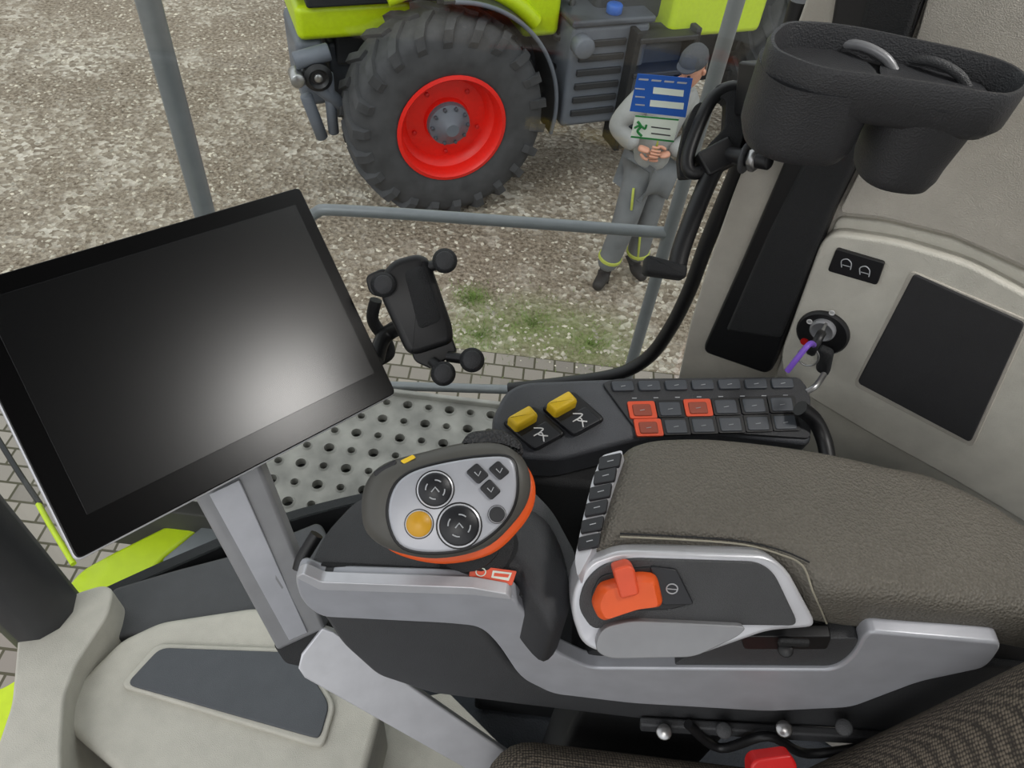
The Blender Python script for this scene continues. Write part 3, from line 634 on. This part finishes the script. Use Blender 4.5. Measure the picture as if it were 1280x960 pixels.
# ------------------------------------------------------------------ armrest
AR = empty('armrest', (.2, .34, 3.1))
zp = 3.2
prs = [((738, 688), (778, 557), -.016), ((752, 681), (790, 550), -.004), ((775, 675), (815, 545), .001), ((810, 673), (850, 543), .002), ((860, 676), (900, 544), .002), ((930, 683), (980, 552), .001), ((975, 696), (1050, 563), 0), ((1010, 718), (1110, 577), 0), ((1045, 738), (1170, 590), 0), ((1150, 752), (1240, 622), 0), ((1285, 768), (1300, 660), 0), ((1450, 800), (1450, 745), 0)]
Ns = cat([PZ(a[0], a[1], zp)+V((0, 0, dz)) for a, _, dz in prs], 4, False); Fs = cat([PZ(b2[0], b2[1], zp)+V((0, 0, dz)) for _, b2, dz in prs], 4, False)
secs = []
for A_, B_ in zip(Ns, Fs):
    c = (B_-A_).normalized(); L = (B_-A_).length
    sec = []
    for d, h in ((.003, -.056), (0, -.05), (-.001, -.03), (0, -.014), (.002, -.0075), (.006, -.0025), (.012, .0), (.022, .0015), (L*.5, .004), (L-.022, .0015), (L-.012, 0), (L-.006, -.0025), (L-.002, -.0075), (L, -.014), (L, -.05), (L-.003, -.056)):
        sec.append(A_+c*d+Z*h)
    secs.append(sec)
loft('leather_pad', secs, LEATHER, AR, ang=70)
tube('stitch_line', [PZ(a, b2-5, zp+.0012) for a, b2 in ((775, 676), (860, 680), (930, 686), (975, 698), (1003, 712))]+[Ns[30]+V((0, -.0008, -.012)), Ns[32]+V((0, -.0012, -.03)), Ns[33]+V((0, -.0012, -.05))], .0008, STITCH, AR)
tube('seam_groove', [PZ(a, b2-9, zp+.0012) for a, b2 in ((775, 676), (860, 680), (930, 686), (980, 698), (1012, 712))], .0007, BLACKM, AR)
Bp = PZ(745, 640, 3.198); Bn = V((-.35, 0, .94)).normalized()
flat('button_bar', rp([(752, 569), (779, 562), (768, 600), (752, 650), (738, 692), (722, 722), (718, 700), (728, 650), (740, 600)], 6), Bp, Bn, .014, SILVERL, AR, 0, .002)
for i, (x, y) in enumerate(((763, 576), (757, 594), (751, 614), (746, 634), (741, 655), (737, 676))):
    flat('bar_button_%d' % i, rp([(x-14, y-5), (x+14, y-11), (x+11, y+6), (x-16, y+11)], 3), Bp, Bn, .004, BTN, AR, .003, .0008)
    tube('bar_icon_%d' % i, [PP(x-4, y+1, Bp+Bn*.0032, Bn), PP(x+4, y-1, Bp+Bn*.0032, Bn)], .0004, PRINT, AR, smooth=False)
Sp = PZ(735, 700, 3.195); Sn = V((0, -.72, .69)).normalized()
flat('module_base', rp([(714, 768), (716, 738), (735, 702), (775, 688), (960, 694), (985, 712), (1024, 785), (960, 790), (870, 822), (760, 820), (728, 808)], 16), Sp, Sn, .05, SILVERL, AR, 0, .004)
flat('module_panel', rp([(722, 760), (730, 728), (752, 706), (790, 698), (948, 703), (968, 716), (1000, 783), (845, 781), (770, 778), (742, 790)], 14), Sp, Sn, .004, DARK, AR, .0025, .0015)
flat('module_pod', rp([(742, 812), (752, 785), (790, 776), (935, 783), (925, 795), (868, 822), (760, 824)], 14), Sp, Sn, .02, GREYP, AR, .009, .005)
flat('lever_slot', rp([(738, 745), (750, 720), (790, 710), (830, 708), (862, 756), (840, 762), (790, 764), (750, 772)], 8), Sp, Sn, .004, BLACK, AR, .004, .001)
flat('lever_display', rp([(812, 708), (846, 712), (868, 756), (828, 757)], 5), Sp, Sn, .004, BTN, AR, .0055, .001)
tube('lever_display_icon', [PP(840+7*math.cos(a), 736+6*math.sin(a), Sp+Sn*.006, Sn) for a in [2*math.pi*i/10 for i in range(10)]], .0005, PRINT, AR, True)
tube('lever_display_icon_b', [PP(834, 736, Sp+Sn*.006, Sn), PP(847, 737, Sp+Sn*.006, Sn)], .0004, PRINT, AR, smooth=False)
loops = []
for h, s_ in ((0, 1.0), (.006, .99), (.011, .93), (.014, .80)):
    q = [PP(a, b2, Sp+Sn*.004, Sn) for a, b2 in rp([(738, 752), (748, 728), (796, 714), (820, 716), (828, 752), (796, 756), (748, 772)], 8)]
    c = sum(q, V())/len(q); loops.append([c+(v-c)*s_+Sn*h for v in q])
loft('orange_lever', loops, ORA, AR, ang=35)
lq = [PP(a, b2, Sp+Sn*.021, Sn) for a, b2 in rp([(766, 712), (786, 706), (794, 712), (800, 744), (776, 750)], 5)]
prism('orange_lever_fin', lq, -Sn*.018, REDO, AR, .003)
ys_ = .268
def SY(px, y=ys_): return [PY(a, b2, y) for a, b2 in px]
prof = rp([(367, 722), (376, 716), (400, 727), (590, 734), (636, 742), (662, 772), (694, 816), (738, 836), (1045, 838), (1068, 820), (1082, 790), (1165, 797), (1256, 805), (1235, 835), (1150, 853), (1065, 885), (960, 890), (790, 880), (690, 868), (650, 848), (622, 806), (600, 784), (560, 780), (400, 772), (375, 752)], 14)
prism('silver_side_rail', SY(prof), V((0, .016, 0)), SILVER, AR, .004, 3)
prism('silver_top_lip', SY(rp([(369, 722), (378, 717), (402, 728), (590, 735), (634, 743), (640, 750), (590, 744), (400, 738)], 4), ys_-.003), V((0, .01, 0)), SILVERL, AR, .001)
dk = rp([(400, 766), (600, 780), (640, 835), (680, 862), (960, 884), (1065, 880), (1150, 848), (1235, 830), (1330, 840), (1330, 900), (1160, 925), (1050, 912), (800, 900), (650, 882), (540, 868), (470, 845), (425, 805)], 12)
prism('lower_body', SY(dk, ys_+.014), V((0, .12, 0)), DARK, AR, .008, 3)
gr = rp([(860, 812), (905, 788), (1075, 790), (1075, 822), (1045, 844), (710, 842), (735, 815)], 8)
prism('rail_recess', SY(gr, ys_+.012), V((0, .09, 0)), BLACKM, AR, .003)
prism('recess_tray', SY(rp([(840, 832), (900, 800), (1075, 798), (1072, 815), (1050, 834)], 8), ys_+.004), V((0, .02, 0)), DARK, AR, .002)
prism('recess_slot', SY(rp([(925, 796), (1040, 796), (1034, 812), (930, 812)], 4), ys_+.001), V((0, .01, 0)), BLACK, AR, .001)
cyl('adjuster_knob', PY(982, 812, ys_-.012), PY(982, 812, ys_+.01), .006, BLACK, AR)
beam('adjuster_tab', PY(972, 802, ys_-.008), PY(1012, 804, ys_-.008), .009, .005, Z, BLACKM, AR)
prism('rear_body', SY(rp([(1060, 795), (1165, 797), (1400, 815), (1400, 900), (1180, 900), (1060, 880)], 8), ys_+.02), V((0, .1, 0)), DARK2, AR, .006)
box('support_post', (.12, .30, 2.36), (.3, .40, 3.0), BLACKM, AR, .01)
zd = 3.142
deck = rp([(384, 722), (392, 700), (408, 668), (445, 628), (520, 600), (640, 590), (690, 640), (722, 700), (712, 760), (650, 745), (590, 738), (400, 730)], 16)
dkl = [PZ(a, b2, zd-.002) for a, b2 in deck]
for q in dkl: q.y = max(q.y, .2735)
loft('deck', [[q+Z*h for q in dkl] for h in (.002, -.055)], DARK, AR, ang=40)
prism('deck_groove', [PZ(a, b2, zd+.0012) for a, b2 in rp([(396, 710), (404, 702), (588, 711), (640, 718), (636, 722), (590, 716), (402, 707)], 2)], V((0, 0, -.002)), BLACKM, AR, .0003)
hl = [PZ(q.x, q.y, zd-.002) for q in cat([V((a, b2, 0)) for a, b2 in [(572, 700), (590, 655), (635, 632), (680, 650), (706, 700), (712, 760), (690, 790), (660, 762), (645, 735), (600, 726)]], 4)]
hcn = sum(hl, V())/len(hl)
loft('deck_hump', [[hcn+(q-hcn)*s+Z*h for q in hl] for s, h in ((.5, .020), (.72, .018), (.88, .012), (.97, .004), (1, -.004), (1, -.06))], DARK2, AR, ang=70)
Lp = PZ(615, 718, zd+.022); Ln = V((0, -.5, .87))
flat('warning_label', rp([(588, 706), (646, 714), (640, 732), (586, 722)], 2), Lp, Ln, .004, REDO, AR, .001, .0002)
flat('warning_text', [(616, 713), (640, 716), (636, 726), (614, 722)], Lp, Ln, .0004, PAPER, AR, .0014, .0001)
flat('warning_text_stripe', [(618, 716), (637, 718), (635, 722), (617, 720)], Lp, Ln, .0004, REDO, AR, .0017, .0001)
tube('warning_icon', [PP(601+6*math.cos(a), 715+5*math.sin(a), Lp+Ln*.0014, Ln.normalized()) for a in [2*math.pi*i/10 for i in range(10)]], .0005, PAPER, AR, True)
tube('front_lip', [PD(a, b2, .645) for a, b2 in ((374, 712), (378, 698), (386, 684), (396, 668))], .006, BLACK, AR)

# ------------------------------------------------------------------ joystick
JS = empty('joystick', PD(560, 640, .53))
Jn = V((.05, -.52, .85)).normalized(); Jp = PD(562, 632, .535)
grip = cat([V((a, b2, 0)) for a, b2 in [(452, 640), (457, 605), (480, 580), (530, 565), (590, 552), (635, 556), (660, 585), (661, 622), (640, 656), (604, 686), (545, 698), (490, 688), (460, 668)]], 5)
gl = [PP(q.x, q.y, Jp, Jn) for q in grip]
GRIP = mat('grip_grey', (80, 79, 75), .5)
pillow('grip_body', gl, Jn, [(.014, .010), (.007, .009), (.002, .005), (0, 0), (0, -.010), (.004, -.020), (.012, -.036), (.022, -.045)], GRIP, JS, 70)
fp = cat([V((a, b2, 0)) for a, b2 in [(486, 645), (492, 612), (512, 592), (550, 580), (600, 572), (636, 573), (645, 595), (642, 630), (622, 660), (585, 684), (535, 690), (500, 680)]], 5)
fl_ = [PP(q.x, q.y, Jp+Jn*.010, Jn) for q in fp]
pillow('face_bezel', fl_, Jn, [(-.001, .0012), (-.002, .0005), (-.002, -.003)], BLACK, JS, 60)
pillow('face_plate', fl_, Jn, [(.002, .003), (.0005, .0025), (0, .001), (0, -.003)], SILVER, JS, 60)
def jd(name, x, y, r, h, m, ringm=None):
    c = PP(x, y, Jp+Jn*.012, Jn); k = (c-C).dot(F)/f*r
    if ringm:
        lathe(name+'_bezel', [(k*1.16, 0), (k*1.16, .0014), (k*1.1, .0018), (.0001, .001)], c, Jn, BLACK, JS, 32)
        lathe(name+'_ring', [(k*1.08, 0), (k*1.08, .002), (k*1.0, .0025), (k*.98, .001), (.0001, .001)], c, Jn, ringm, JS, 32)
    lathe(name, [(k, 0), (k, h*.7), (k*.9, h), (.0001, h)], c, Jn, m, JS, 32, 60)
jd('dial_upper', 544, 612, 21, .004, BTN, SILVERL)
jd('dial_lower', 574, 657, 25, .004, BTN, SILVERL)
jd('amber_button', 524, 655, 16, .005, AMB, SILVERL)
jd('small_button', 621, 643, 10, .004, BTN, SILVERL)
for i, (x, y, w_, h_) in enumerate(((597, 592, 15, 14), (613, 612, 14, 14), (624, 588, 14, 13))):
    flat('arrow_button_%d' % i, rp([(x-w_, y-2), (x-1, y-h_), (x+w_, y+2), (x+1, y+h_)], 4), Jp, Jn, .005, BTN, JS, .015, .001)
    tube('arrow_icon_%d' % i, [PP(x-4, y-2, Jp+Jn*.0155, Jn), PP(x+1, y+3, Jp+Jn*.0155, Jn), PP(x+4, y-3, Jp+Jn*.0155, Jn)], .0004, PRINT, JS, smooth=False)
for i, (x, y, r) in enumerate(((544, 612, 12), (574, 657, 14))):
    for j in range(4):
        a = j*math.pi/2+.3
        tube('dial_icon_%d_%d' % (i, j), [PP(x+r*math.cos(a+d_), y+r*math.sin(a+d_), Jp+Jn*.0165, Jn) for d_ in (-.35, 0, .35)], .0005, PRINT, JS)
    tube('dial_icon_mid_%d' % i, [PP(x-5, y+3, Jp+Jn*.0165, Jn), PP(x, y-3, Jp+Jn*.0165, Jn), PP(x+5, y+3, Jp+Jn*.0165, Jn)], .0005, PRINT, JS, smooth=False)
flat('top_yellow_key', rp([(500, 576), (516, 568), (520, 572), (505, 580)], 2), Jp, Jn, .006, YEL, JS, .008, .001)
flat('top_black_key', rp([(466, 590), (494, 574), (496, 580), (470, 597)], 3), Jp, Jn, .008, BTN, JS, .007, .001)
tp = [PP(a, b2, Jp-Jn*.002, Jn) for a, b2 in rp([(572, 562), (585, 540), (625, 536), (652, 552), (656, 572), (620, 560)], 10)]
pillow('ribbed_rest', tp, Jn, [(.004, .006), (.001, .004), (0, 0), (0, -.02)], mat('ribbed_black', (46, 46, 48), .5, bump=1, bscale=450), JS)
ogc = sum(gl, V())/len(gl)
loft('orange_underside', [[ogc+(q-ogc)*s+Jn*h+V((.0065, -.0035, -.003)) for q in gl] for s, h in ((.93, -.012), (.985, -.014), (.99, -.021), (.86, -.034))], ORA, JS, ang=60)
bt = PZ(600, 690, zd+.005); nk = PP(570, 650, Jp-Jn*.04, Jn)
lathe('boot', [(.034, 0), (.030, .008), (.033, .012), (.026, .02), (.028, .025), (.022, .034), (.022, .06)], bt, nk-bt, BLACKM, JS, 32)

# ------------------------------------------------------------------ keypad console
KC = empty('keypad_console', PZ(850, 520, 3.1))
Kp = PZ(850, 520, 3.13); Kn = V((0, -.22, .975)).normalized()
KM = mat('console_grey', (72, 74, 79), .5, bump=.25, bscale=1000)
flat('console_body', rp([(612, 528), (632, 487), (655, 476), (760, 472), (1003, 471), (1016, 490), (1016, 556), (900, 542), (800, 548), (700, 574), (650, 572)], 14), Kp, Kn, .05, KM, KC, 0, .006)
flat('keypad_base', rp([(752, 478), (770, 473), (1000, 471), (1013, 492), (1014, 548), (900, 540), (806, 546), (790, 530)], 8), Kp, Kn, .004, DARK2, KC, .003, .001)
TINT = mat('red_key_face', (150, 70, 50), .5)
def kb_(name, x, y, w_, h_, m, hh, fr=None):
    a = V((1, -.02)); b2 = V((.2, 1))
    def cs_(k): return [(x+a.x*w_*k*sx/2+b2.x*h_*k*sy/2, y+a.y*w_*k*sx/2+b2.y*h_*k*sy/2) for sx, sy in ((-1, -1), (1, -1), (1, 1), (-1, 1))]
    if fr: flat(name+'_frame', rp(cs_(1.14), 3), Kp, Kn, .003, fr, KC, hh-.001, .0005)
    flat(name, rp(cs_(1 if not fr else (.78 if fr is REDO else .9)), 3), Kp, Kn, .005, m if fr is not REDO else TINT, KC, hh+.0003, .0012)
    tube(name+'_icon', [PP(x-w_*.1, y+1, Kp+Kn*(hh+.0006), Kn), PP(x+w_*.1, y, Kp+Kn*(hh+.0006), Kn)], .00035, PRINT, KC, smooth=False)
for i in range(7): kb_('key_a%d' % i, 779+i*33.3, 482-i*.6, 27, 12, BTN2, .006)
for i in range(6):
    kb_('key_b%d' % i, 803+i*35, 512-i*1.4, 30, 19, BTN2, .006, REDO if i in (0, 2) else BLACK)
    kb_('key_c%d' % i, 811+i*34.2, 534-i*1.3, 30, 19, BTN2, .006, REDO if i in (0,) else BLACK)
for i in range(8): flat('label_%d' % i, [(790+i*27, 497-i*.5), (796+i*27, 497-i*.5), (796+i*27, 498-i*.5), (790+i*27, 498-i*.5)], Kp, Kn, .0005, PRINT, KC, .0036, .0001)
for i, (x, y) in enumerate(((653, 523), (702, 505))):
    flat('rocker_housing_%d' % i, rp([(x-26, y+3), (x+14, y-19), (x+56, y+18), (x+16, y+40)], 8), Kp, Kn, .01, BLACK, KC, .005, .003)
    flat('rocker_%d' % i, rp([(x-4, y+22), (x+30, y+2), (x+50, y+20), (x+16, y+38)], 4), Kp, Kn, .008, BTN, KC, .010, .002)
    q = [PP(a, b2, Kp+Kn*.012, Kn) for a, b2 in rp([(x-20, y+3), (x+8, y-13), (x+20, y+0), (x-7, y+15)], 4)]
    pillow('yellow_guard_%d' % i, q, Kn, [(.003, .009), (.001, .008), (0, .004), (0, -.006)], YEL, KC)
    tube('rocker_icon_%d' % i, [PP(a, b2, Kp+Kn*.0105, Kn) for a, b2 in ((x+14, y+12), (x+26, y+13), (x+20, y+20), (x+32, y+22))], .0007, WHITE, KC)
    tube('rocker_icon_b_%d' % i, [PP(a, b2, Kp+Kn*.0105, Kn) for a, b2 in ((x+14, y+22), (x+24, y+18), (x+27, y+29))], .0007, WHITE, KC)
prism('pedestal', [V(q) for q in ((.0, .44, 3.07), (.26, .44, 3.07), (.24, .57, 3.07), (.02, .58, 3.07))], V((0, 0, -.71)), BLACKM, KC, .01)
tube('cable_loom', [PD(1000, 510, .74), PD(1018, 525, .75), PD(1030, 550, .75), PD(1036, 580, .74)], .008, BLACK, KC)

# ------------------------------------------------------------------ seat
SE = empty('driver_seat', (.25, 0, 2.8))
box('seat_cushion', (.02, -.25, 2.72), (.46, .256, 2.885), FAB, SE, .05, 6)
box('backrest', (.385, -.27, 2.78), (.54, .264, 3.62), FAB, SE, .06, 6, Matrix.Rotation(math.radians(9), 3, 'Y'))
box('seat_base', (.05, -.2, 2.36), (.4, .2, 2.72), BLACKM, SE, .01)
box('suspension_cover', (.2, .2, 2.5), (.42, .262, 2.80), BLACKM, SE, .01)
for i in range(4):
    cyl('side_bolt_%d' % i, PY(830+i*75, 915-i*2, .272), PY(830+i*75, 915-i*2, .26), .008, METAL if i in (0, 2) else DARK, SE, seg=16)
beam('slide_rail', PY(800, 905, .275), PY(1150, 925, .275), .02, .01, Z, DARK, SE)
tube('hose', [PY(860, 905, .27), PY(900, 935, .262), PY(960, 920, .262), PY(1010, 942, .262), PY(1100, 930, .27)], .005, BLACK, SE)
prism('belt_buckle', [PD(a, b2, .66) for a, b2 in rp([(938, 958), (945, 950), (990, 944), (998, 958), (996, 985), (940, 990)], 6)], F*.02, REDB, SE, .003)

# ------------------------------------------------------------------ light
w = bpy.data.worlds.new('world'); sc.world = w; w.use_nodes = True
nt = w.node_tree; bg = nt.nodes['Background']; bg.inputs['Strength'].default_value = 1.2
tc = nt.nodes.new('ShaderNodeTexCoord'); sp = nt.nodes.new('ShaderNodeSeparateXYZ'); nt.links.new(tc.outputs['Generated'], sp.inputs[0])
cr = nt.nodes.new('ShaderNodeValToRGB'); cr.color_ramp.elements[0].position = .0; cr.color_ramp.elements[0].color = (.55, .55, .53, 1)
cr.color_ramp.elements[1].position = .35; cr.color_ramp.elements[1].color = (.95, .97, 1, 1)
nt.links.new(sp.outputs['Z'], cr.inputs['Fac']); nt.links.new(cr.outputs['Color'], bg.inputs['Color'])
sl = bpy.data.lights.new('sun', 'SUN'); sl.energy = .7; sl.angle = math.radians(25); so = bpy.data.objects.new('sun', sl); sc.collection.objects.link(so)
so.rotation_euler = (math.radians(38), math.radians(-25), 0)
CL = empty('cab_light', (glowP.x, glowP.y, 4.09))  # group of invented, unseen ceiling lights, added for screen glow and fill
def add_light(name, loc, sx, sy, en):
    box(name+'_lens', (loc[0]-sx/2-.01, loc[1]-sy/2-.01, 4.085), (loc[0]+sx/2+.01, loc[1]+sy/2+.01, 4.098), SILVERL, CL, .003)  # made-up silver panel that goes with each added light
    l = bpy.data.lights.new(name, 'AREA'); l.shape = 'RECTANGLE'; l.size = sx; l.size_y = sy; l.energy = en; l.color = (1, .98, .95)
    ob = bpy.data.objects.new(name, l); ob.location = (loc[0], loc[1], 4.08); sc.collection.objects.link(ob); par(ob, CL)
add_light('lamp_rear', (glowP.x, glowP.y), .2, .18, 6)  # added light, aimed by reflection to put a glow on the monitor
add_light('lamp_front', (-.1, -.5), .4, .3, 3.5)  # added light, brightens the cab interior under the ceiling
